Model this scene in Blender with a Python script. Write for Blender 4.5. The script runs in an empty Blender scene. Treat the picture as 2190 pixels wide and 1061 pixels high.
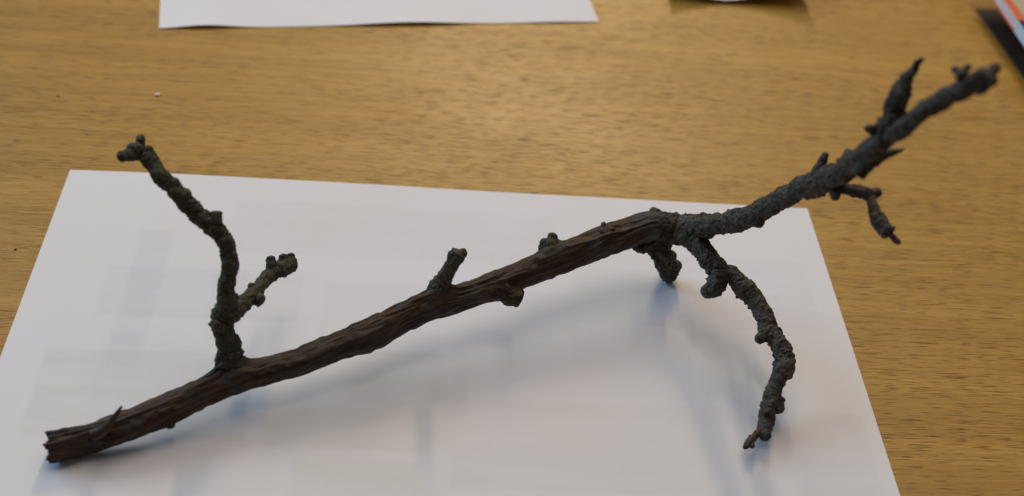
import bpy, bmesh, math
import numpy as np
from mathutils import Vector, Matrix

# ------------------------------------------------------------------ camera
scene = bpy.context.scene
COL = scene.collection
MM = 0.001
IMG_W, IMG_H, FOCAL = 2190.0, 1061.0, 2700.0
CAM_POS = np.array([131.4612, -396.5184, 319.8022])
PITCH, YAW, ROLL = 0.71846, 0.11402, 0.12369
_cp, _sp, _cy, _sy = math.cos(PITCH), math.sin(PITCH), math.cos(YAW), math.sin(YAW)
FWD = np.array([_sy * _cp, _cy * _cp, -_sp])
_r = np.array([_cy, -_sy, 0.0])
_u = np.cross(_r, FWD)
RIGHT = _r * math.cos(ROLL) + _u * math.sin(ROLL)
UP = -_r * math.sin(ROLL) + _u * math.cos(ROLL)


def at(x, y, z):
    """Point (mm) at height z above the desk that the photograph shows at pixel x, y."""
    d = FWD * FOCAL + RIGHT * (x - IMG_W / 2) - UP * (y - IMG_H / 2)
    return CAM_POS + d * ((z - CAM_POS[2]) / d[2])


def depth(p):
    return float((np.asarray(p) - CAM_POS) @ FWD)


cam_data = bpy.data.cameras.new('camera')
cam = bpy.data.objects.new('camera', cam_data)
COL.objects.link(cam)
M = Matrix(((RIGHT[0], UP[0], -FWD[0], CAM_POS[0] * MM), (RIGHT[1], UP[1], -FWD[1], CAM_POS[1] * MM),
            (RIGHT[2], UP[2], -FWD[2], CAM_POS[2] * MM), (0, 0, 0, 1)))
cam.matrix_world = M
cam_data.sensor_fit = 'HORIZONTAL'
cam_data.sensor_width = 36.0
cam_data.lens = FOCAL / IMG_W * 36.0
cam_data.clip_start, cam_data.clip_end = 0.01, 50
cam_data.dof.use_dof = True
cam_data.dof.focus_distance = 0.442
cam_data.dof.aperture_fstop = cam_data.lens / 5.2      # a 5.2 mm wide opening
scene.camera = cam

# ------------------------------------------------------------------ light
world = bpy.data.worlds.new('World')
scene.world = world
world.use_nodes = True
bg = world.node_tree.nodes['Background']
bg.inputs[0].default_value = (1.0, 0.95, 0.90, 1)
bg.inputs[1].default_value = 0.05


def area(name, loc, target, sx, sy, power, colour, spin=0.0):
    d = bpy.data.lights.new(name, 'AREA')
    d.shape = 'RECTANGLE'
    d.size, d.size_y, d.energy, d.color = sx, sy, power, colour
    o = bpy.data.objects.new(name, d)
    COL.objects.link(o)
    o.location = loc
    q = (Vector(target) - Vector(loc)).to_track_quat('-Z', 'Y')
    o.rotation_euler = q.to_euler()
    return o


def tube_lamp(name, x, y0, y1, z, w, power, colour):
    """Long ceiling light running away from the desk, shining straight down."""
    d = bpy.data.lights.new(name, 'AREA')
    d.shape = 'RECTANGLE'
    d.size, d.size_y, d.energy, d.color = w, y1 - y0, power, colour
    o = bpy.data.objects.new(name, d)
    COL.objects.link(o)
    o.location = (x, (y0 + y1) / 2, z)
    return o


TUBE = (1.0, 0.845, 0.68)
tube_lamp('ceiling_light', 0.38, -0.10, 1.85, 2.0, 0.06, 8.6, TUBE)
tube_lamp('ceiling_light', -0.06, -0.10, 1.85, 2.0, 0.06, 3.4, TUBE)
tube_lamp('ceiling_light', 0.52, 2.1, 3.9, 2.0, 0.10, 52, (1.0, 0.77, 0.45))
tube_lamp('ceiling_bounce', 0.25, -0.4, 3.2, 2.3, 3.6, 21, (0.98, 0.95, 0.95))
area('window_light', (-2.2, 1.3, 1.25), (0.12, -0.05, 0), 2.0, 1.5, 44, (0.44, 0.72, 1.04))

scene.view_settings.view_transform = 'Standard'
scene.view_settings.look = 'None'
scene.view_settings.exposure = 0.06
scene.view_settings.gamma = 1.0
scene.render.engine = 'CYCLES'
scene.cycles.use_denoising = True


# ------------------------------------------------------------------ numeric noise
def _hash(ix, iy, iz, seed):
    h = (ix.astype(np.uint64) * np.uint64(73856093)) ^ (iy.astype(np.uint64) * np.uint64(19349663)) \
        ^ (iz.astype(np.uint64) * np.uint64(83492791)) ^ np.uint64(seed * 2654435761 % (1 << 32))
    h &= np.uint64(0xffffffff)
    h = ((h ^ (h >> np.uint64(16))) * np.uint64(0x45d9f3b)) & np.uint64(0xffffffff)
    h = ((h ^ (h >> np.uint64(16))) * np.uint64(0x45d9f3b)) & np.uint64(0xffffffff)
    h = h ^ (h >> np.uint64(16))
    return h.astype(np.float64) / 4294967295.0


def noise(p, seed=0):
    """Value noise 0..1 for an (n,3) array."""
    p = p + 1000.0
    i = np.floor(p).astype(np.int64)
    f = p - i
    f = f * f * f * (f * (f * 6 - 15) + 10)
    out = 0
    for dx in (0, 1):
        for dy in (0, 1):
            for dz in (0, 1):
                w = (f[:, 0] if dx else 1 - f[:, 0]) * (f[:, 1] if dy else 1 - f[:, 1]) * (f[:, 2] if dz else 1 - f[:, 2])
                out = out + w * _hash(i[:, 0] + dx, i[:, 1] + dy, i[:, 2] + dz, seed)
    return out


def ridge(p, seed=0):
    return 1 - np.abs(2 * noise(p, seed) - 1)


# ------------------------------------------------------------------ material helpers
def mat(name):
    m = bpy.data.materials.new(name)
    m.use_nodes = True
    return m, m.node_tree.nodes, m.node_tree.links, m.node_tree.nodes['Principled BSDF']


def nd(N, kind, **kw):
    n = N.new(kind)
    for k, v in kw.items():
        setattr(n, k, v)
    return n


def mapped(N, L, src, scale, rot=(0, 0, 0), loc=(0, 0, 0)):
    mp = N.new('ShaderNodeMapping')
    mp.inputs['Scale'].default_value = scale
    mp.inputs['Rotation'].default_value = rot
    mp.inputs['Location'].default_value = loc
    L.new(src, mp.inputs['Vector'])
    return mp.outputs[0]


def noise_tex(N, L, vec, scale=1.0, detail=4, rough=0.55, dist=0.0):
    n = N.new('ShaderNodeTexNoise')
    n.inputs['Scale'].default_value = scale
    n.inputs['Detail'].default_value = detail
    n.inputs['Roughness'].default_value = rough
    n.inputs['Distortion'].default_value = dist
    L.new(vec, n.inputs['Vector'])
    return n.outputs['Fac']


def ramp(N, L, fac, stops, interp='LINEAR'):
    r = N.new('ShaderNodeValToRGB')
    r.color_ramp.interpolation = interp
    e = r.color_ramp.elements
    while len(e) < len(stops):
        e.new(0.5)
    for el, (p, c) in zip(e, stops):
        el.position = p
        el.color = (c, c, c, 1) if not isinstance(c, tuple) else (*c, 1)
    L.new(fac, r.inputs[0])
    return r.outputs[0]


def mix(N, L, fac, a, b, mode='MIX'):
    m = N.new('ShaderNodeMix')
    m.data_type = 'RGBA'
    m.blend_type = mode
    for sock, v in ((m.inputs[0], fac), (m.inputs[6], a), (m.inputs[7], b)):
        if isinstance(v, (int, float)):
            sock.default_value = v
        elif isinstance(v, tuple):
            sock.default_value = (*v, 1)
        else:
            L.new(v, sock)
    return m.outputs[2]


def math_node(N, L, op, a, b):
    m = N.new('ShaderNodeMath')
    m.operation = op
    for s, v in zip(m.inputs, (a, b)):
        if isinstance(v, (int, float)):
            s.default_value = v
        else:
            L.new(v, s)
    return m.outputs[0]


def bump(N, L, height, strength, dist, bsdf):
    b = N.new('ShaderNodeBump')
    b.inputs['Strength'].default_value = strength
    b.inputs['Distance'].default_value = dist
    L.new(height, b.inputs['Height'])
    L.new(b.outputs[0], bsdf.inputs['Normal'])


# desk veneer -------------------------------------------------------------
def make_veneer():
    m, N, L, P = mat('oak_veneer')
    co = N.new('ShaderNodeTexCoord').outputs['Object']
    # slow waviness so that the grain never runs ruler straight
    wob = nd(N, 'ShaderNodeTexNoise')
    wob.inputs['Scale'].default_value = 5.0
    wob.inputs['Detail'].default_value = 3
    L.new(co, wob.inputs['Vector'])
    wv = nd(N, 'ShaderNodeVectorMath', operation='SCALE')
    wv.inputs['Scale'].default_value = 0.008
    L.new(wob.outputs['Color'], wv.inputs[0])
    ad = nd(N, 'ShaderNodeVectorMath', operation='ADD')
    L.new(co, ad.inputs[0])
    L.new(wv.outputs[0], ad.inputs[1])
    v = ad.outputs[0]
    rot = (0, 0, math.radians(1.0))
    broad = noise_tex(N, L, mapped(N, L, v, (2.2, 48, 1), rot), 1, 4, 0.6)
    fine = noise_tex(N, L, mapped(N, L, v, (13, 620, 1), rot), 1, 4, 0.65)
    hair = noise_tex(N, L, mapped(N, L, v, (30, 2000, 1), rot, (3, 7, 0)), 1, 2, 0.6)
    pore1 = noise_tex(N, L, mapped(N, L, v, (80, 1650, 1), rot, (11, 2, 0)), 1, 1.2, 0.5)
    pore2 = noise_tex(N, L, mapped(N, L, v, (120, 2500, 1), rot, (5, 9, 0)), 1, 1, 0.5)
    dens = noise_tex(N, L, mapped(N, L, v, (7, 38, 1), rot, (1, 4, 0)), 1, 3, 0.6)
    c = ramp(N, L, broad, [(0.28, (0.445, 0.243, 0.037)), (0.5, (0.515, 0.288, 0.046)), (0.72, (0.59, 0.343, 0.060))])
    c = mix(N, L, ramp(N, L, fine, [(0.34, 0.0), (0.68, 1.0)]), mix(N, L, 1.0, c, (0.77, 0.73, 0.67), 'MULTIPLY'), c)
    c = mix(N, L, ramp(N, L, hair, [(0.30, 0.55), (0.55, 0.0)]), c, mix(N, L, 1.0, c, (0.60, 0.54, 0.46), 'MULTIPLY'))
    th1 = math_node(N, L, 'ADD', pore1, math_node(N, L, 'MULTIPLY', math_node(N, L, 'SUBTRACT', dens, 0.5), 0.22))
    p1 = ramp(N, L, th1, [(0.635, 0.0), (0.69, 1.0)])
    th2 = math_node(N, L, 'ADD', pore2, math_node(N, L, 'MULTIPLY', math_node(N, L, 'SUBTRACT', dens, 0.5), 0.25))
    p2 = ramp(N, L, th2, [(0.615, 0.0), (0.69, 0.9)])
    pores = math_node(N, L, 'MAXIMUM', p1, p2)
    c = mix(N, L, pores, c, mix(N, L, 1.0, c, (0.40, 0.33, 0.25), 'MULTIPLY'))
    L.new(c, P.inputs['Base Color'])
    smudge = noise_tex(N, L, mapped(N, L, co, (9, 14, 1)), 1, 3, 0.5)
    L.new(ramp(N, L, smudge, [(0.3, 0.40), (0.7, 0.50)]), P.inputs['Roughness'])
    P.inputs['Specular IOR Level'].default_value = 0.5
    bump(N, L, math_node(N, L, 'SUBTRACT', math_node(N, L, 'MULTIPLY', fine, 0.4), pores), 0.5, 0.00012, P)
    return m


def make_paper(name, tint, prints=()):
    m, N, L, P = mat(name)
    co = N.new('ShaderNodeTexCoord').outputs['Object']
    fib = noise_tex(N, L, mapped(N, L, co, (420, 420, 1)), 1, 3, 0.6)
    cloud = noise_tex(N, L, mapped(N, L, co, (14, 14, 1)), 1, 3, 0.5)
    d = tuple(t * 0.972 for t in tint)
    c = mix(N, L, ramp(N, L, fib, [(0.3, 0.0), (0.7, 1.0)]), d, tint)
    c = mix(N, L, ramp(N, L, cloud, [(0.35, 0.0), (0.7, 0.8)]), c, (tint[0] * 0.985, tint[1] * 0.965, tint[2] * 0.93))
    # print on the back of the sheet showing faintly through it: soft-edged blocks
    sx = nd(N, 'ShaderNodeSeparateXYZ')
    L.new(co, sx.inputs[0])
    for (x0, x1, y0, y1, col, amt) in prints:
        f = None
        for axis, lo, hi in ((0, x0, x1), (1, y0, y1)):
            for edge, sgn in ((lo, 1), (hi, -1)):
                mr = nd(N, 'ShaderNodeMapRange', interpolation_type='SMOOTHSTEP')
                mr.inputs['From Min'].default_value = (edge - 1.2 * sgn) * MM
                mr.inputs['From Max'].default_value = (edge + 1.2 * sgn) * MM
                L.new(sx.outputs[axis], mr.inputs['Value'])
                f = mr.outputs[0] if f is None else math_node(N, L, 'MULTIPLY', f, mr.outputs[0])
        lines = noise_tex(N, L, mapped(N, L, co, (25, 160, 1), (0, 0, 0), (x0, y0, 0)), 1, 2, 0.5)
        f = math_node(N, L, 'MULTIPLY', f, ramp(N, L, lines, [(0.3, amt * 0.4), (0.7, amt)]))
        c = mix(N, L, f, c, mix(N, L, 1.0, c, col, 'MULTIPLY'))
    L.new(c, P.inputs['Base Color'])
    P.inputs['Roughness'].default_value = 0.72
    P.inputs['Specular IOR Level'].default_value = 0.25
    bump(N, L, fib, 0.12, 0.00006, P)
    return m


def make_bark(name, tones, crust, crust_lo, crust_hi, stretch, rough, young=None):
    """Bark coloured along its own length: the mesh carries (along, across, across) in mm."""
    m, N, L, P = mat(name)
    a = nd(N, 'ShaderNodeAttribute', attribute_name='bark_co')
    v = a.outputs['Vector']
    streak = noise_tex(N, L, mapped(N, L, v, stretch), 1, 5, 0.62, 0.3)
    patch = noise_tex(N, L, mapped(N, L, v, (0.16, 0.30, 0.30)), 1, 4, 0.6, 0.5)
    grit = noise_tex(N, L, mapped(N, L, v, (2.6, 2.6, 2.6)), 1, 4, 0.7)
    c = ramp(N, L, streak, [(0.30, tones[0]), (0.50, tones[1]), (0.70, tones[2])])
    pf = math_node(N, L, 'ADD', math_node(N, L, 'MULTIPLY', patch, 0.7), math_node(N, L, 'MULTIPLY', streak, 0.3))
    c = mix(N, L, ramp(N, L, pf, [(crust_lo, 0.0), (crust_hi, 1.0)]), c, crust)
    if young:                                            # old bark and young bark run into each other at a fork
        ag = nd(N, 'ShaderNodeAttribute', attribute_name='blend')
        yf = math_node(N, L, 'ADD', ag.outputs['Fac'], math_node(N, L, 'MULTIPLY', math_node(N, L, 'SUBTRACT', pf, 0.5), 1.6))
        c = mix(N, L, ramp(N, L, yf, [(0.38, 0.0), (0.62, 1.0)]), c, young)
    c = mix(N, L, ramp(N, L, grit, [(0.3, 0.0), (0.7, 1.0)]), mix(N, L, 1.0, c, (0.62, 0.60, 0.58), 'MULTIPLY'), c)
    if not young or name != 'brown_bark':                # scattered pale flecks of lichen and torn skin
        fl = noise_tex(N, L, mapped(N, L, v, (1.1, 0.9, 0.9), (0, 0, 0), (7, 3, 1)), 1, 3, 0.65)
        c = mix(N, L, ramp(N, L, fl, [(0.60, 0.0), (0.70, 0.75)]), c, (0.20, 0.195, 0.165))
    L.new(c, P.inputs['Base Color'])
    P.inputs['Roughness'].default_value = rough
    P.inputs['Specular IOR Level'].default_value = 0.3
    bump(N, L, grit, 0.6, 0.00025, P)
    return m


def make_plain(name, colour, rough=0.5, speck=0.0):
    m, N, L, P = mat(name)
    co = N.new('ShaderNodeTexCoord').outputs['Object']
    n = noise_tex(N, L, mapped(N, L, co, (180, 180, 180)), 1, 3, 0.6)
    d = tuple(c * (1 - speck) for c in colour)
    L.new(mix(N, L, ramp(N, L, n, [(0.3, 0.0), (0.7, 1.0)]), d, colour), P.inputs['Base Color'])
    P.inputs['Roughness'].default_value = rough
    return m


VENEER = make_veneer()
WOOD = make_bark('brown_bark', ((0.013, 0.006, 0.0028), (0.043, 0.0190, 0.0062), (0.180, 0.078, 0.0190)),
                 (0.056, 0.046, 0.038), 0.48, 0.60, (0.045, 0.75, 0.75), 0.58, (0.066, 0.058, 0.049))
GREY = make_bark('grey_bark', ((0.034, 0.027, 0.020), (0.071, 0.059, 0.046), (0.125, 0.109, 0.088)),
                 (0.070, 0.064, 0.038), 0.52, 0.66, (0.55, 0.40, 0.40), 0.70, (0.046, 0.028, 0.016))
GREEN = make_bark('green_grey_bark', ((0.032, 0.028, 0.018), (0.064, 0.058, 0.037), (0.120, 0.112, 0.083)),
                  (0.056, 0.055, 0.024), 0.46, 0.60, (0.55, 0.40, 0.40), 0.70, (0.046, 0.028, 0.016))
BUD = make_bark('bud_scale', ((0.045, 0.026, 0.020), (0.080, 0.045, 0.034), (0.125, 0.085, 0.068)),
                (0.10, 0.09, 0.08), 0.54, 0.68, (0.5, 0.6, 0.6), 0.60)


# ------------------------------------------------------------------ object helpers
def tag(o, label=None, cat=None, kind=None, group=None):
    for k, v in (('label', label), ('category', cat), ('kind', kind), ('group', group)):
        if v:
            o[k] = v
    return o


def link(name, mesh, parent=None, material=None):
    o = bpy.data.objects.new(name, mesh)
    COL.objects.link(o)
    if material:
        mesh.materials.append(material)
    if parent:
        o.parent = parent
    return o


def empty(name, loc):
    o = bpy.data.objects.new(name, None)
    COL.objects.link(o)
    o.empty_display_size = 0.02
    o.location = loc
    return o


def grid_mesh(name, V, nu, nv, closed=False, caps=False, smooth=True, attr=None):
    """Mesh from an (nu*nv,3) array in metres, rows of nv; closed joins each row's end to its start."""
    idx = np.arange(nu * nv).reshape(nu, nv)
    if closed:
        nxt = np.roll(idx, -1, axis=1)
        a, b, c, d = idx[:-1], nxt[:-1], nxt[1:], idx[1:]
    else:
        a, b, c, d = idx[:-1, :-1], idx[:-1, 1:], idx[1:, 1:], idx[1:, :-1]
    Q = np.stack([a, b, c, d], -1).reshape(-1, 4)
    me = bpy.data.meshes.new(name)
    nq = len(Q)
    extra = [idx[0][::-1], idx[-1]] if caps else []
    nl = nq * 4 + sum(len(e) for e in extra)
    me.vertices.add(len(V))
    me.vertices.foreach_set('co', V.astype(np.float32).ravel())
    me.loops.add(nl)
    me.loops.foreach_set('vertex_index', np.concatenate([Q.ravel()] + extra).astype(np.int32))
    me.polygons.add(nq + len(extra))
    starts = list(range(0, nq * 4, 4))
    s = nq * 4
    for e in extra:
        starts.append(s)
        s += len(e)
    me.polygons.foreach_set('loop_start', np.array(starts, np.int32))
    me.polygons.foreach_set('use_smooth', np.ones(nq + len(extra), bool) if smooth else np.zeros(nq + len(extra), bool))
    if attr is not None:
        at_ = me.attributes.new('bark_co', 'FLOAT_VECTOR', 'POINT')
        at_.data.foreach_set('vector', attr.astype(np.float32).ravel())
    me.update(calc_edges=True)
    me.validate()
    return me


def spline(P, R, step):
    """Catmull-Rom through the points, resampled evenly."""
    P, R = np.asarray(P, float), np.asarray(R, float)
    A = np.hstack([P, R[:, None]])
    A = np.vstack([2 * A[0] - A[1], A, 2 * A[-1] - A[-2]])
    out = []
    for i in range(1, len(A) - 2):
        t = np.linspace(0, 1, 40, endpoint=False)[:, None]
        p0, p1, p2, p3 = A[i - 1], A[i], A[i + 1], A[i + 2]
        out.append(0.5 * (2 * p1 + (p2 - p0) * t + (2 * p0 - 5 * p1 + 4 * p2 - p3) * t * t + (3 * p1 - p0 - 3 * p2 + p3) * t ** 3))
    out = np.vstack(out + [A[-2][None]])
    s = np.concatenate([[0], np.cumsum(np.linalg.norm(np.diff(out[:, :3], axis=0), axis=1))])
    n = max(8, int(s[-1] / step))
    q = np.linspace(0, s[-1], n)
    C = np.stack([np.interp(q, s, out[:, k]) for k in range(3)], 1)
    rr = np.interp(q, s, out[:, 3])
    return C, rr, q


SEED = [3]


def limb(name, pts, style, parent, material, end='round', start='open', step=0.26, lumps=(), amp=1.0, label=None, raw=False, young=None, rings=0.6, flare=0.0, old=0.0, warts=0.6, bands=0.0, swell=()):
    """A tapering piece of the branch. pts: (pixel x, pixel y, height mm, apparent width in pixels)."""
    SEED[0] += 11
    sd = SEED[0]
    if raw:
        P = [p[:3] for p in pts]
        R = [p[3] for p in pts]
    else:
        P = [at(x, y, z) for x, y, z, w in pts]
        R = [w * 0.5 * depth(p) / FOCAL for p, (x, y, z, w) in zip(P, pts)]
    C, R, S = spline(P, R, step)
    n = len(C)
    if style in ('twig', 'stub'):                        # living wood wanders a little between its nodes
        wv = np.stack([S * 0.16, np.full(n, sd * 1.7), np.zeros(n)], 1)
        fade = np.clip(S / 6, 0, 1) * np.clip((S[-1] - S) / 6, 0, 1)
        for k in range(3):
            C[:, k] += (noise(wv, sd + k) - 0.5) * 1.3 * fade * np.minimum(1, R / 3)
    T = np.gradient(C, axis=0)
    T /= np.linalg.norm(T, axis=1)[:, None]
    nor = np.zeros((n, 3))
    ref = np.array([0, 0, 1.0]) if abs(T[0][2]) < 0.9 else np.array([1.0, 0, 0])
    nor[0] = ref - T[0] * (ref @ T[0])
    nor[0] /= np.linalg.norm(nor[0])
    for i in range(1, n):
        v = nor[i - 1] - T[i] * (nor[i - 1] @ T[i])
        nor[i] = v / np.linalg.norm(v)
    bi = np.cross(T, nor)
    m = int(np.clip(2 * math.pi * R.max() / 0.27, 16, 170))
    th = np.linspace(0, 2 * math.pi, m, endpoint=False)
    s2 = np.repeat(S, m)
    c2, n2 = np.tile(np.cos(th), n), np.tile(np.sin(th), n)
    r2 = np.repeat(R, m)
    scale = np.clip(r2 / 3.5, 0.35, 1.15) * amp
    if flare:
        q = np.clip(s2 / R[0], 0, 1)
        r2 = r2 * (0.5 + 0.5 * q * q * (3 - 2 * q)) * (1 + flare * np.exp(-((s2 - R[0]) / (R[0] * 0.9)) ** 2))
    if style == 'wood':
        # fibrous strands that follow the stem, split and merge, over a lumpy core
        tw = (noise(np.stack([s2 * 0.022, c2 * 0.7, n2 * 0.7], 1), sd) - 0.5) * 2.0
        cw, nw = np.cos(tw) * c2 - np.sin(tw) * n2, np.sin(tw) * c2 + np.cos(tw) * n2
        a = ridge(np.stack([s2 * 0.040, cw * 1.7, nw * 1.7], 1), sd + 1)
        b = ridge(np.stack([s2 * 0.085, cw * 3.6, nw * 3.6], 1), sd + 2)
        f = ridge(np.stack([s2 * 0.22, cw * 8, nw * 8], 1), sd + 3)
        low = noise(np.stack([s2 * 0.085, c2 * 0.9, n2 * 0.9], 1), sd + 4)
        pit = noise(np.stack([s2 * 0.45, c2 * 2.6, n2 * 2.6], 1), sd + 5)
        gate = noise(np.stack([s2 * 0.05, c2 * 1.2, n2 * 1.2], 1), sd + 6)
        d = (a ** 1.5 - 0.45) * 0.62 + (b - 0.5) * 0.60 * gate * 1.4 + (f - 0.5) * 0.26 + (low - 0.5) * 1.35 + (pit - 0.5) * 0.42
    else:
        X, Y = r2 * c2, r2 * n2
        wob = noise(np.stack([s2 * 0.13, X * 0.28, Y * 0.28], 1), sd) * 3.0
        g = ridge(np.stack([s2 * 0.78 + wob, X * 0.10, Y * 0.10], 1), sd + 1)        # wrinkle rings
        g2 = ridge(np.stack([s2 * 1.7 + wob * 1.5, X * 0.25, Y * 0.25], 1), sd + 2)
        mask = np.clip(noise(np.stack([s2 * 0.2, X * 0.3, Y * 0.3], 1), sd + 6) * 2 - 0.4, 0, 1)
        low = noise(np.stack([s2 * 0.20, X * 0.26, Y * 0.26], 1), sd + 3)
        med = noise(np.stack([s2 * 0.55, X * 0.50, Y * 0.50], 1), sd + 4)
        warty = np.clip(noise(np.stack([s2 * 0.8, X * 0.85, Y * 0.85], 1), sd + 7) - 0.58, 0, 1) * 2.6
        fin = noise(np.stack([s2 * 1.5, X * 1.5, Y * 1.5], 1), sd + 5)
        crack = np.clip(ridge(np.stack([s2 * 0.75, X * 0.55 + wob * 0.3, Y * 0.55], 1), sd + 8) - 0.72, 0, 1) / 0.28
        d = ((g ** 2 - 0.35) * 0.60 * rings * (0.25 + mask) + (g2 - 0.5) * 0.26 * rings * (0.3 + mask) + (low - 0.5) * 1.15
             + (med - 0.5) * 0.62 + warty * warts + (fin - 0.5) * 0.42 - crack ** 2 * 0.30)
        if bands:                                        # yearly growth: stacked collars, each swelling and then stepping in
            ph = s2 * 0.20 + (noise(np.stack([s2 * 0.08, X * 0.16, Y * 0.16], 1), sd + 9) - 0.5) * 2.4 + n2 * 0.16 + c2 * 0.12
            saw = ph - np.floor(ph)
            d = d * 0.9 + bands * (np.where(saw < 0.82, saw / 0.82, (1 - saw) / 0.18) - 0.5) * (0.35 + mask)
        d = d * np.clip(s2 / 7 + 0.25, 0, 1)
    d = d * scale
    for (ls, ang, size, h) in lumps:                     # leaf scars and swellings
        da = np.angle(np.exp(1j * (np.arctan2(n2, c2) - ang))) * r2
        d = d + h * np.exp(-(((s2 - ls) ** 2 + da ** 2) / (size * size)))
    rad = r2 + d
    if end == 'round':
        k = np.clip((S[-1] - s2) / np.maximum(r2 * 0.9, 0.3), 0, 1)
        rad = rad * np.sqrt(np.clip(1 - (1 - k) ** 2, 0.0016, 1))
    elif end == 'cut':
        k = np.clip((S[-1] - s2) / 0.9, 0, 1)
        rad = rad * (0.03 + 0.97 * np.where(k < 0.5, k * 2 * 0.86, 0.86 + 0.14 * (k - 0.5) * 2))
    push = np.zeros_like(rad)
    if start == 'broken':                                # torn end: strands of different length round a hollow
        k = np.clip(s2 / 1.2, 0, 1)
        teeth = noise(np.stack([np.zeros_like(s2), c2 * 2.4, n2 * 2.4], 1), sd + 7)
        fiber = noise(np.stack([np.zeros_like(s2), c2 * 6, n2 * 6], 1), sd + 8)
        fall = np.clip(1 - s2 / 9.0, 0, 1)
        push = -(teeth - 0.45) * 3.4 * fall * k - (fiber - 0.5) * 1.8 * fall * k + (1 - k) * 1.0
        rad = rad * (0.02 + 0.98 * np.sqrt(k)) + (fiber - 0.5) * 1.5 * fall * k
        rad = rad + 0.9 * (noise(np.stack([s2 * 0.12, c2 * 1.8, n2 * 1.8], 1), sd + 9) - 0.5) * np.clip(1 - s2 / 22, 0, 1) * k
    rad = np.maximum(rad, 0.02)
    off = nor.repeat(m, 0) * (rad * c2)[:, None] + bi.repeat(m, 0) * (rad * n2)[:, None]
    V = C.repeat(m, 0) + off + T.repeat(m, 0) * push[:, None]
    collar = np.zeros(len(V))
    for (a, b, rr, h) in swell:                          # the stem swells into a collar where a twig leaves it
        A, B = np.array(at(*a)), np.array(at(*b))
        ax = (B - A) / np.linalg.norm(B - A)
        v = V - A
        al = v @ ax
        rd = np.linalg.norm(v - np.outer(al, ax), axis=1)
        w = np.exp(-(rd / (1.35 * rr)) ** 2) * np.clip(al / 2.0 + 0.5, 0, 1)
        V = V + np.outer(w * h, ax)
        collar = np.maximum(collar, np.clip(w * 1.3, 0, 1))
    V[:, 2] = np.maximum(V[:, 2], 0.30)
    top = parent
    while top.parent:
        top = top.parent
    base = np.array(top.location)
    me = grid_mesh(name, V * MM - base, n, m, closed=True, caps=True,
                   attr=np.stack([s2 + sd * 7.3, r2 * c2, r2 * n2], 1))
    y = np.zeros_like(s2)
    if young:
        y = np.clip((s2 - young[0]) / (young[1] - young[0]), 0, 1)
    elif old:
        y = np.clip(1.15 - s2 / old, 0, 1)
    y = np.maximum(y, collar * 0.62)
    me.attributes.new('blend', 'FLOAT', 'POINT').data.foreach_set('value', y.astype(np.float32))
    o = link(name, me, parent, material)
    if label:
        o['label'] = label
    return o


def nub(name, x, y, z, w, dx, dy, dz, parent, material=None, tip=0.35, label=None, style='stub'):
    """A short bud, scale or knob: starts inside the wood and points dx, dy (pixels), dz (mm)."""
    return limb(name, [(x, y, z, w * 0.95), (x + dx * 0.45, y + dy * 0.45, z + dz * 0.45, w),
                       (x + dx * 0.85, y + dy * 0.85, z + dz * 0.85, w * (0.5 + tip * 0.5)), (x + dx, y + dy, z + dz, w * tip)],
                style, parent, material or GREY, step=0.18, label=label, amp=1.5, end='cut' if name == 'knob' and tip >= 0.65 else 'round')


# ------------------------------------------------------------------ desk
def box_mesh(name, x0, x1, y0, y1, z0, z1, bev=0.0, seg=2):
    bm = bmesh.new()
    bmesh.ops.create_cube(bm, size=1)
    for v in bm.verts:
        v.co = Vector(((x0 + x1) / 2 + v.co.x * (x1 - x0), (y0 + y1) / 2 + v.co.y * (y1 - y0), (z0 + z1) / 2 + v.co.z * (z1 - z0)))
    if bev:
        bmesh.ops.bevel(bm, geom=bm.edges[:], offset=bev, segments=seg, affect='EDGES')
    me = bpy.data.meshes.new(name)
    bm.to_mesh(me)
    bm.free()
    return me


desk = link('desk', box_mesh('desk', -0.62, 0.98, -0.30, 0.50, -0.026, 0.0, 0.003), None, VENEER)
tag(desk, 'oak veneered desk top that the branch and papers lie on', 'desk')


# ------------------------------------------------------------------ sheets of paper
def sheet(name, corner, ux, uy, wx, wy, zfun, material, nx=90, ny=70):
    """Thin sheet: corner and axes in mm, zfun(u, v) gives the height of its underside in mm."""
    u = np.linspace(0, 1, nx)
    v = np.linspace(0, 1, ny)
    U, Vv = np.meshgrid(u, v, indexing='ij')
    U, Vv = U.ravel(), Vv.ravel()
    xy = np.outer(U * wx, ux) + np.outer(Vv * wy, uy)
    z = zfun(U, Vv)
    top = np.column_stack([xy, z + 0.11])
    bot = np.column_stack([xy, z])
    idx = np.arange(nx * ny).reshape(nx, ny)
    a = np.stack([idx[:-1, :-1], idx[1:, :-1], idx[1:, 1:], idx[:-1, 1:]], -1).reshape(-1, 4)
    ring = np.concatenate([idx[:, 0], idx[-1, 1:], idx[::-1, -1][1:], idx[0, ::-1][1:-1]])
    nn = nx * ny
    k = len(ring)
    r0 = np.arange(k) + 2 * nn
    r1 = np.roll(r0, -1)
    side = np.stack([r0 + k, r1 + k, r1, r0], -1)
    me = bpy.data.meshes.new(name)
    me.from_pydata((np.vstack([top, bot, top[ring], bot[ring]]) * MM).tolist(), [], a.tolist() + (a[:, ::-1] + nn).tolist() + side.tolist())
    me.polygons.foreach_set('use_smooth', np.r_[np.ones(2 * len(a), bool), np.zeros(len(side), bool)])
    me.update()
    o = link(name, me, None, material)
    o.location = (corner[0] * MM, corner[1] * MM, 0)
    return o


def unit(a):
    a = np.asarray(a[:2], float)
    return a / np.linalg.norm(a)


def wave(U, V, sx, sy, seed):
    return noise(np.stack([U * sx, V * sy, np.zeros_like(U)], 1), seed) - 0.5


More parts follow.
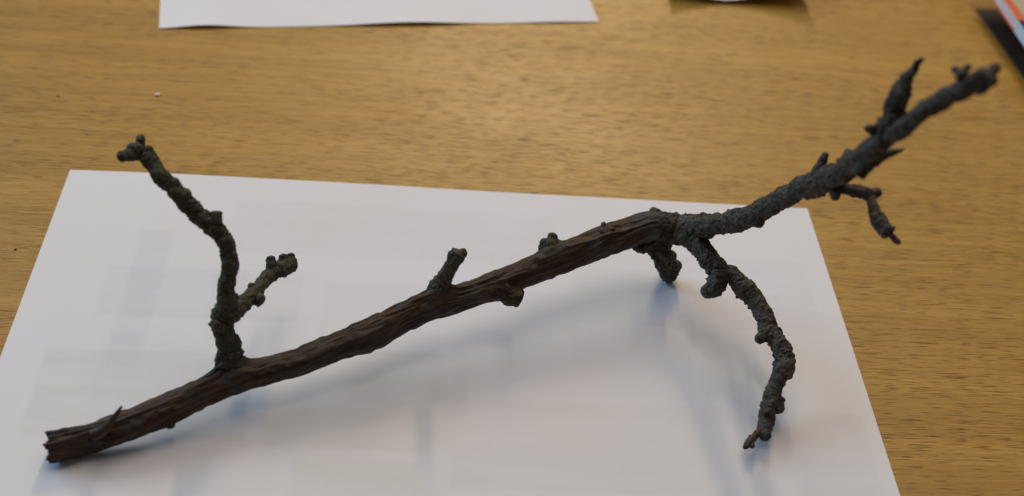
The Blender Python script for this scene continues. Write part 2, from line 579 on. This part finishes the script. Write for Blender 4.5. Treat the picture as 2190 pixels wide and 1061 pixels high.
# the sheet under the branch: its far edge runs along x from the origin
PRINTS = [(14, 84, -134, -96, (0.93, 0.93, 0.90), 1.0), (90, 150, -136, -92, (0.955, 0.945, 0.91), 1.0), (26, 96, -80, -54, (0.935, 0.935, 0.95), 0.9),
          (150, 292, -150, -112, (0.955, 0.945, 0.93), 0.9), (100, 140, -165, -140, (0.95, 0.95, 0.92), 1.0),
          (66, 190, -44, -14, (0.955, 0.955, 0.95), 0.9), (196, 288, -74, -34, (0.95, 0.95, 0.955), 0.9), (104, 196, -88, -58, (0.96, 0.95, 0.95), 0.7),
          (34, 46, -104, -34, (0.93, 0.93, 0.955), 0.9), (64, 76, -90, -52, (0.95, 0.945, 0.96), 0.8), (150, 156, -120, -86, (0.94, 0.94, 0.96), 0.8)]
PAPER = make_paper('printer_paper', (0.82, 0.807, 0.84), PRINTS)
PAPER2 = make_paper('printer_paper_plain', (0.82, 0.807, 0.84))
p0, p1 = at(150, 364, 0), at(1732, 447, 0)
ux = unit(p1 - p0)
uy = np.array([ux[1], -ux[0]])
a4 = sheet('paper_sheet', p0, ux, uy, 297, 210,
           lambda U, V: 0.10 + 1.3 * np.clip(wave(U, V, 3.2, 2.6, 5) + 0.25, 0, 1) * np.clip(U * 8, 0, 1) * np.clip((1 - U) * 8, 0, 1),
           PAPER)
tag(a4, 'white paper sheet with faint show-through lying under the branch', 'paper')

f0, f1 = at(340, 62, 0), at(1281, 48, 0)
fx = unit(f1 - f0)
fy = np.array([-fx[1], fx[0]])


def far_z(U, V):
    front = np.exp(-V * 9)
    lift = 1.5 * np.exp(-((U - 0.10) / 0.07) ** 2) + 1.5 * np.exp(-((U - 0.55) / 0.13) ** 2) + 0.5 * np.exp(-((U - 0.9) / 0.1) ** 2)
    return 0.12 + lift * front + 1.4 * np.clip(V - 0.02, 0, 1) * (0.6 + wave(U, V, 3, 2, 9))


far = sheet('paper_sheet', f0, fx, fy, float(np.linalg.norm((f1 - f0)[:2])), 297, far_z, PAPER2, 110, 80)
tag(far, 'plain white paper sheet far behind, its front edge waving off the desk', 'paper')

c0, c1 = at(1436, 5, 0), at(1728, 14, 0)
cx = unit(c1 - c0)
cy = np.array([-cx[1], cx[0]])


def curl_z(U, V):
    edge = 2.0 + 14.0 * np.clip((U - 0.38) / 0.62, 0, 1) ** 1.6 + 7.0 * np.clip((0.38 - U) / 0.38, 0, 1) ** 1.7
    return 0.15 + edge * np.exp(-V * 3.0)


curl = sheet('paper_sheet', c0, cx, cy, float(np.linalg.norm((c1 - c0)[:2])) + 1.0, 90, curl_z, PAPER2, 70, 50)
tag(curl, 'curled white paper sliver at the top edge with a dark shadow beneath', 'paper')

# ------------------------------------------------------------------ raised book at the far corner
RED = make_plain('orange_cover', (0.80, 0.15, 0.045), 0.38, 0.1)
CREAM = make_plain('cream_cover', (0.50, 0.44, 0.30), 0.45, 0.06)
SPINE = make_plain('pale_spine', (0.90, 0.80, 0.83), 0.35, 0.14)
BLUE = make_plain('blue_band', (0.66, 0.80, 0.93), 0.35, 0.06)
BLACK = make_plain('black_print', (0.02, 0.02, 0.022), 0.4, 0.2)
PAGES = make_plain('page_block', (0.62, 0.58, 0.50), 0.8, 0.12)
DARK = make_plain('dark_board', (0.045, 0.042, 0.04), 0.55, 0.2)
BOOK_Z, BOOK_T = 15.0, 6.2
b0, b1 = at(2124, 0, BOOK_Z), at(2190, 95, BOOK_Z)
by = unit(b0 - b1)
bx = np.array([by[1], -by[0]])
book = empty('book', (b1[0] * MM, b1[1] * MM, BOOK_Z * MM))
book.rotation_euler = (0, 0, math.atan2(bx[1], bx[0]))
tag(book, 'orange bordered book with pale spine jutting over the desk corner', 'book')
Y0, Y1, BW = -0.075, 0.066, 0.15
split = 0.0115
link('page_block', box_mesh('page_block', 0.0012, BW - 0.003, Y0 + 0.002, Y1 - 0.002, 0.0006, 0.0056), book, PAGES)
link('cover', box_mesh('cover', 0.0, BW, Y0, Y1, 0.0, 0.0006), book, RED)
link('cover', box_mesh('cover', 0.0, BW, Y0, Y1, 0.0056, 0.0062), book, CREAM)
link('spine', box_mesh('spine', -0.0007, 0.0, split, Y1, 0.0, 0.0062), book, SPINE)
link('spine_band', box_mesh('spine_band', -0.0007, 0.0, Y0, split, 0.0, 0.0062), book, BLUE)
link('cover_border', box_mesh('cover_border', -0.0007, 0.0034, split, Y1, 0.0062, 0.0064), book, RED)
link('cover_border', box_mesh('cover_border', 0.0034, BW, 0.0405, Y1, 0.0062, 0.0064), book, RED)
link('spine_border', box_mesh('spine_border', -0.0009, -0.0007, split, Y1, 0.0, 0.0011), book, RED)
link('cover_panel', box_mesh('cover_panel', -0.0007, 0.02, Y0, split, 0.0062, 0.0064), book, BLACK)
stand = link('box', box_mesh('box', 0.446, 0.56, 0.06, 0.18, 0.0008, BOOK_Z * MM, 0.001), None, DARK)  # unseen support added out of view, set close in to darken the overhang
tag(stand, 'unseen low dark box carrying the orange bordered book and shading its overhang', 'box')

# thin dark sheet in place of the book's shadow, its colour painting the shade
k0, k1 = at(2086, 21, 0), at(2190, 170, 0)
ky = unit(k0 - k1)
shadow_sheet = link('shadow_sheet', box_mesh('shadow_sheet', 0.0, 0.12, -0.12, float(np.linalg.norm((k0 - k1)[:2])) * MM, 0.0, 0.0008, 0.0003), None,
            make_plain('painted_shadow', (0.052, 0.040, 0.026), 0.6, 0.25))
shadow_sheet.location = (k1[0] * MM, k1[1] * MM, 0)
shadow_sheet.rotation_euler = (0, 0, math.atan2(-ky[0], ky[1]))
tag(shadow_sheet, 'dark brown sheet that stands in for the shadow of the orange bordered book', 'shadow_sheet')

# ------------------------------------------------------------------ crumbs on the desk
def crumb(name, px, py, size, material, label, seed):
    p = at(px, py, 0)
    bm = bmesh.new()
    bmesh.ops.create_icosphere(bm, subdivisions=2, radius=size)
    for v in bm.verts:
        q = np.array([[v.co.x, v.co.y, v.co.z]]) * 900
        v.co *= 0.6 + 0.8 * float(noise(q, seed)[0])
        v.co.z *= 0.45
    zmin = min(v.co.z for v in bm.verts)
    for v in bm.verts:
        v.co.z -= zmin
    me = bpy.data.meshes.new(name)
    bm.to_mesh(me)
    bm.free()
    o = link(name, me, None, material)
    o.location = (p[0] * MM, p[1] * MM, 0)
    tag(o, label, 'crumb')


crumb('paper_crumb', 338, 204, 0.0010, PAPER2, 'tiny white paper crumb on the bare desk behind the paper', 3)
crumb('bark_crumb', 124, 206, 0.0005, make_plain('orange_crumb', (0.25, 0.12, 0.02), 0.7, 0.2), 'tiny rusty crumb on the desk far behind the green twig', 4)
crumb('bark_crumb', 33, 534, 0.0004, make_plain('dark_crumb', (0.05, 0.03, 0.015), 0.7, 0.2), 'tiny dark bark crumb on the desk close to the paper side', 5)

crumb('bark_crumb', 919, 852, 0.0003, bpy.data.materials['dark_crumb'], 'speck of bark on the white paper below the middle of the stem', 6)

# ------------------------------------------------------------------ the branch
root = empty('branch', tuple(np.array([at(115, 975, 0)[0], at(115, 975, 0)[1], 0]) * MM))
tag(root, 'dead brown branch with knobbly grey twigs propped on the paper', 'branch')

stem = limb('stem', [(102, 957, 4.4, 56), (118, 956, 4.6, 62), (150, 948, 5.1, 62), (200, 934, 6.2, 58), (300, 898, 8.6, 57), (370, 869, 10.0, 58), (430, 841, 11.0, 56),
                     (500, 812, 12.2, 58), (600, 786, 13.8, 54), (700, 748, 15.4, 57), (800, 709, 17.0, 60), (900, 661, 18.8, 58), (1000, 631, 20.2, 53),
                     (1100, 592, 21.8, 56), (1200, 551, 23.6, 57), (1280, 520, 25.2, 57), (1340, 500, 26.4, 62), (1385, 486, 27.6, 66), (1412, 483, 28.2, 61), (1432, 484, 28.8, 52), (1454, 486, 29.6, 40), (1474, 488, 30.4, 28)],
            'wood', root, WOOD, start='broken', step=0.24, young=(200, 224),
            swell=[((494, 798, 13.5), (490, 764, 18), 3.7, 4.0), ((934, 640, 20.5), (948, 604, 27.5), 3.3, 3.2), ((1070, 616, 21), (1099, 636, 19.6), 2.8, 2.0),
                   ((1178, 542, 25), (1173, 515, 28.5), 2.9, 2.0), ((1404, 506, 24), (1416, 548, 14), 4.2, 3.0), ((1294, 508, 27), (1297, 490, 31), 3.0, 1.2)])
limb('thorn', [(200, 931, 9.5, 26), (216, 924, 11.5, 24), (230, 911, 13.5, 19), (239, 899, 15, 16), (247, 889, 16.5, 13), (254, 879, 18, 9), (261, 868, 19, 3)], 'stub', root, WOOD, amp=0.5, rings=0.2, warts=0.2, label='short pointed sliver near the broken butt')
nub('knob', 350, 893, 7.5, 28, 22, 20, -0.5, root, WOOD, tip=0.6)
limb('root_collar', [(1386, 487, 27.6, 34), (1408, 484, 28.2, 60), (1426, 483, 28.6, 64), (1446, 485, 29.2, 61), (1470, 487, 31, 57), (1500, 489, 34, 46), (1520, 487, 37, 34)], 'twig', root, GREY, old=30, rings=0.4, warts=0.3)
nub('knob', 1398, 470, 29, 34, 14, -22, 3, root, WOOD, tip=0.7)

# twig that climbs at the butt end, green and wrinkled
tw = limb('twig', [(496, 806, 13, 52), (493, 785, 15, 48), (490, 764, 18, 45), (488, 741, 21, 47), (478, 706, 27, 43), (476, 678, 31, 46), (482, 651, 35, 45), (484, 623, 39, 40), (492, 574, 46, 35),
                   (491, 539, 51, 36), (478, 504, 56, 39), (451, 476, 60, 40), (419, 455, 63, 38), (388, 424, 67, 39), (363, 396, 70, 38), (339, 368, 73, 34), (318, 340, 75, 36), (303, 322, 77, 30)],
          'twig', root, GREEN, rings=0.9, flare=0.35, old=11, warts=0.3, bands=0.55, label='long green grey twig rising near the butt')
nub('knob', 462, 482, 60, 30, -2, -32, 3, tw, GREY, tip=0.75)
nub('knob', 368, 402, 70, 26, 10, -22, 2, tw, GREEN, tip=0.6)
nub('knob', 480, 700, 29, 30, -24, -14, 3, tw, GREY, tip=0.6)
nub('bud', 300, 325, 76, 20, 1, -38, 4, tw, BUD, tip=0.9, label='reddish bud on the tip of the green twig')
nub('bud', 300, 328, 76, 28, -50, 7, 2, tw, GREEN, tip=0.75)
nub('bud', 286, 322, 76, 22, -10, -14, 1, tw, GREEN, tip=0.8)
nub('bud', 300, 326, 77, 26, -20, -18, 2, tw, GREEN, tip=0.8)
nub('bud', 308, 330, 76, 22, 18, -16, 2, tw, GREEN, tip=0.7)
sd = limb('side_twig', [(482, 682, 32, 40), (504, 664, 31, 37), (522, 648, 30, 34), (541, 630, 29, 34), (560, 610, 28, 30), (576, 591, 27, 30), (594, 579, 26.5, 33), (612, 569, 26, 35), (630, 562, 25, 31)],
          'twig', root, GREEN, end='cut', amp=1.15, warts=0.4, bands=0.4, label='short grey spur forking off the green twig')
nub('knob', 582, 580, 27, 24, -3, -34, 4, sd, GREY, tip=0.9)
nub('knob', 608, 568, 26, 22, -3, -26, 3, sd, GREY, tip=0.9)
nub('knob', 622, 562, 26, 18, 1, -22, 2, sd, GREY, tip=0.9)
nub('knob', 540, 632, 29, 28, 22, 14, 0, sd, GREY, tip=0.7)
nub('bud', 546, 622, 29, 14, -14, -16, 2, sd, BUD, tip=0.7)

# pegs along the stem
pg = limb('side_twig', [(926, 642, 20, 50), (936, 626, 23, 42), (946, 606, 27, 36), (956, 586, 31, 31), (968, 566, 35, 29), (977, 549, 38, 34), (985, 536, 40, 32)], 'twig', root, GREY, end='cut', rings=0.7, flare=0.35, old=9, amp=1.1, warts=0.4, bands=0.4, label='upright grey peg on the middle of the stem')
nub('knob', 976, 549, 38, 22, -10, -10, 1, pg, GREY, tip=0.7)
nub('knob', 984, 544, 39, 20, 14, -6, 0, pg, GREY, tip=0.7)
nub('bud', 930, 626, 23, 14, -14, -8, 1, pg, GREY, tip=0.6)
nub('bud', 940, 612, 26, 14, -14, -12, 1, pg, GREY, tip=0.6)
limb('stub', [(1056, 610, 21, 50), (1072, 621, 20.5, 44), (1086, 630, 20, 38), (1101, 637, 19.6, 38), (1117, 643, 19, 36)], 'twig', root, WOOD, end='cut', label='cut brown stub under the middle of the stem')
kn = limb('stub', [(1180, 548, 24, 50), (1177, 532, 26, 42), (1174, 520, 28, 36), (1172, 509, 29.5, 36)], 'twig', root, GREEN, end='round', old=9, flare=0.25, label='blunt greenish knob behind the stem')
nub('bud', 1176, 520, 28, 24, 10, -20, 1.5, kn, GREEN, tip=0.7)
nub('bud', 1168, 522, 28, 20, -13, -8, 1.0, kn, GREY, tip=0.7)
kk = nub('knob', 1294, 506, 27.5, 38, 4, -18, 4, root, WOOD, tip=0.7)
nub('bud', 1290, 492, 30, 13, 1, -18, 2, kk, GREY, tip=0.7)
nub('bud', 1300, 494, 30, 18, 16, -5, 1, kk, WOOD, tip=0.6)

# foot under the hump, standing on the paper
ft = limb('leg', [(1392, 505, 23, 66), (1404, 522, 20, 58), (1412, 540, 16, 45), (1420, 558, 11.5, 40), (1428, 576, 7.0, 40), (1434, 590, 3.6, 36), (1438, 600, 1.6, 26)], 'twig', root, GREY, amp=1.3, old=10, rings=0.4, label='short dark leg under the hump, touching the paper')
nub('knob', 1424, 556, 12, 26, 20, -14, 1, ft, GREY, tip=0.7)
nub('knob', 1434, 572, 8, 24, 24, -8, 1, ft, GREY, tip=0.5)
nub('knob', 1418, 548, 14, 24, -20, 4, 0, ft, GREY, tip=0.6)
nub('knob', 1390, 522, 21, 30, -38, 6, 1, root, WOOD, tip=0.4)
nub('knob', 1424, 522, 22, 30, 14, -2, 0, root, GREY, tip=0.6)

# long arching twig, coming down on the paper near the picture's lower side
ar = limb('twig', [(1462, 487, 31, 62), (1482, 507, 30, 54), (1496, 532, 29, 44), (1510, 548, 28, 44), (1524, 564, 27, 46), (1540, 580, 26, 42), (1564, 592, 25.5, 35), (1592, 615, 24, 42), (1619, 652, 22, 38), (1639, 690, 20, 40),
                   (1658, 721, 18.3, 40), (1671, 752, 16.6, 40), (1676, 784, 14.6, 45), (1664, 814, 12.0, 33), (1650, 848, 9.4, 36), (1643, 882, 6.6, 34), (1636, 908, 5.0, 29), (1636, 930, 4.4, 24), (1636, 942, 4.2, 21)],
          'twig', root, GREY, rings=0.7, bands=0.35, label='long arching grey twig resting on the paper')
kb = limb('stub', [(1540, 582, 26, 46), (1534, 600, 24, 42), (1523, 615, 22.5, 38), (1510, 624, 21.5, 32), (1500, 629, 21, 22)], 'twig', ar, GREY, end='cut', label='snapped fork on the arching twig')
nub('knob', 1594, 616, 24, 30, 16, -8, 1, ar, GREY, tip=0.8)
nub('knob', 1640, 704, 19, 30, -8, 24, -1, ar, GREY, tip=0.75)
nub('bud', 1634, 720, 18, 22, -18, 8, 0, ar, GREY, tip=0.6)
nub('knob', 1678, 778, 15, 36, 22, -7, 1, ar, GREY, tip=0.5)
nub('knob', 1678, 790, 14, 34, 14, 16, -1, ar, GREY, tip=0.6)
nub('knob', 1656, 854, 8, 28, 14, 30, -1.5, ar, GREY, tip=0.7)
nub('bud', 1640, 900, 5, 24, 12, 9, -3.4, ar, BUD, tip=0.5)
nub('bud', 1660, 850, 9, 14, 20, 8, 0, ar, GREY, tip=0.5)
en = limb('twig_tip', [(1636, 914, 4.8, 20), (1620, 926, 4.8, 16), (1609, 938, 5.0, 16), (1601, 948, 5.0, 15), (1591, 959, 5.0, 9)], 'stub', ar, BUD)
nub('bud', 1606, 944, 5, 12, 4, 14, 0, en, BUD, tip=0.7)
nub('bud', 1612, 934, 5, 10, -12, 2, 0, en, BUD, tip=0.6)

# upper limb that rises towards the viewer
up = limb('limb', [(1448, 486, 29.5, 50), (1490, 485, 34, 50), (1530, 479, 40, 42), (1565, 474, 46, 45), (1600, 466, 53, 48), (1640, 443, 62, 43), (1700, 408, 77, 44), (1735, 397, 86, 49), (1765, 386, 93, 52), (1808, 361, 105, 50),
                   (1848, 336, 116, 47), (1879, 304, 126, 42), (1900, 286, 130, 38), (1923, 277, 134, 37), (1972, 242, 143, 38), (2029, 206, 151, 40), (2078, 181, 157, 46), (2108, 168, 160, 43), (2124, 160, 162, 30)],
          'twig', root, GREY, amp=1.0, label='thick grey limb rising towards the viewer', step=0.28, rings=0.25)
nub('bud', 1503, 468, 38, 16, 1, -15, 2, up, BUD, tip=0.8)
nub('bud', 1512, 470, 39, 12, -3, -14, 2, up, GREY, tip=0.8)
nub('knob', 1616, 472, 56, 26, 20, 5, 0, up, GREY, tip=0.6)
nub('knob', 1516, 494, 37, 22, 6, 16, -1, up, GREY, tip=0.6)
nub('twiglet', 1742, 376, 91, 22, 26, -50, 8, up, GREY, tip=0.55)
nub('bud', 1824, 352, 108, 28, -14, -34, 4, up, BUD, tip=0.35)
nub('bud', 1838, 345, 112, 24, -2, -30, 4, up, GREY, tip=0.6)
limb('thorn', [(1836, 372, 112, 34), (1862, 349, 116, 30), (1890, 335, 119, 24), (1914, 326, 121, 17), (1936, 318, 123, 6)], 'stub', up, GREY, label='pale pointed thorn on the raised limb')
sp = limb('twiglet', [(1884, 304, 126, 46), (1896, 280, 130, 44), (1906, 255, 134, 40), (1914, 232, 137, 38), (1922, 208, 140, 38), (1931, 187, 142, 34), (1943, 167, 145, 27), (1954, 149, 147, 20), (1964, 136, 149, 15), (1974, 124, 151, 8)], 'twig', up, GREY, label='pointed upright shoot on the raised limb', amp=1.6, rings=0.5, warts=1.0, bands=0.3)
nub('bud', 1888, 288, 128, 22, -38, -17, 2, sp, BUD, tip=0.6)
nub('bud', 1920, 258, 134, 26, 22, -16, 2, sp, BUD, tip=0.4)
nub('knob', 2070, 178, 157, 30, -22, -30, 3, up, GREY, tip=0.9)
nub('bud', 2050, 152, 159, 18, -16, -6, 0, up, GREY, tip=0.8)
nub('bud', 2058, 152, 159, 16, 18, -12, 1, up, GREY, tip=0.8)
nub('bud', 2092, 168, 160, 26, 6, -22, 2, up, BUD, tip=0.8)
nub('bud', 2112, 160, 161, 24, 26, -22, 2, up, BUD, tip=0.6)
nub('bud', 2116, 170, 161, 26, 18, 8, 0, up, GREY, tip=0.8)
nub('knob', 2090, 182, 158, 32, 16, 18, -1, up, GREY, tip=0.8)
lw = limb('side_twig', [(1766, 392, 93, 42), (1788, 401, 93, 30), (1806, 404, 93, 25), (1828, 407, 93, 26), (1843, 411, 92.8, 25), (1856, 415, 92.5, 27), (1863, 424, 92, 24), (1868, 440, 91, 22), (1873, 457, 90, 27), (1880, 470, 89.5, 31), (1889, 484, 89, 29), (1899, 496, 88.5, 32), (1907, 504, 88, 26)],
          'twig', up, GREY, end='cut', label='thin drooping twig under the raised limb', amp=1.2, rings=0.4)
nub('knob', 1846, 410, 92.6, 22, -4, -10, 0, lw, GREY, tip=0.7)
nub('knob', 1872, 466, 90, 22, -10, 2, 0, lw, GREY, tip=0.6)
nub('knob', 1884, 470, 89.5, 22, 12, -3, 0, lw, GREY, tip=0.6)
nub('bud', 1858, 416, 92, 24, 26, -6, 0, lw, BUD, tip=0.7)
nub('bud', 1784, 404, 93, 22, 4, 24, -1, lw, GREY, tip=0.5)
nub('bud', 1904, 502, 88, 15, 21, 20, -1, lw, BUD, tip=0.7)
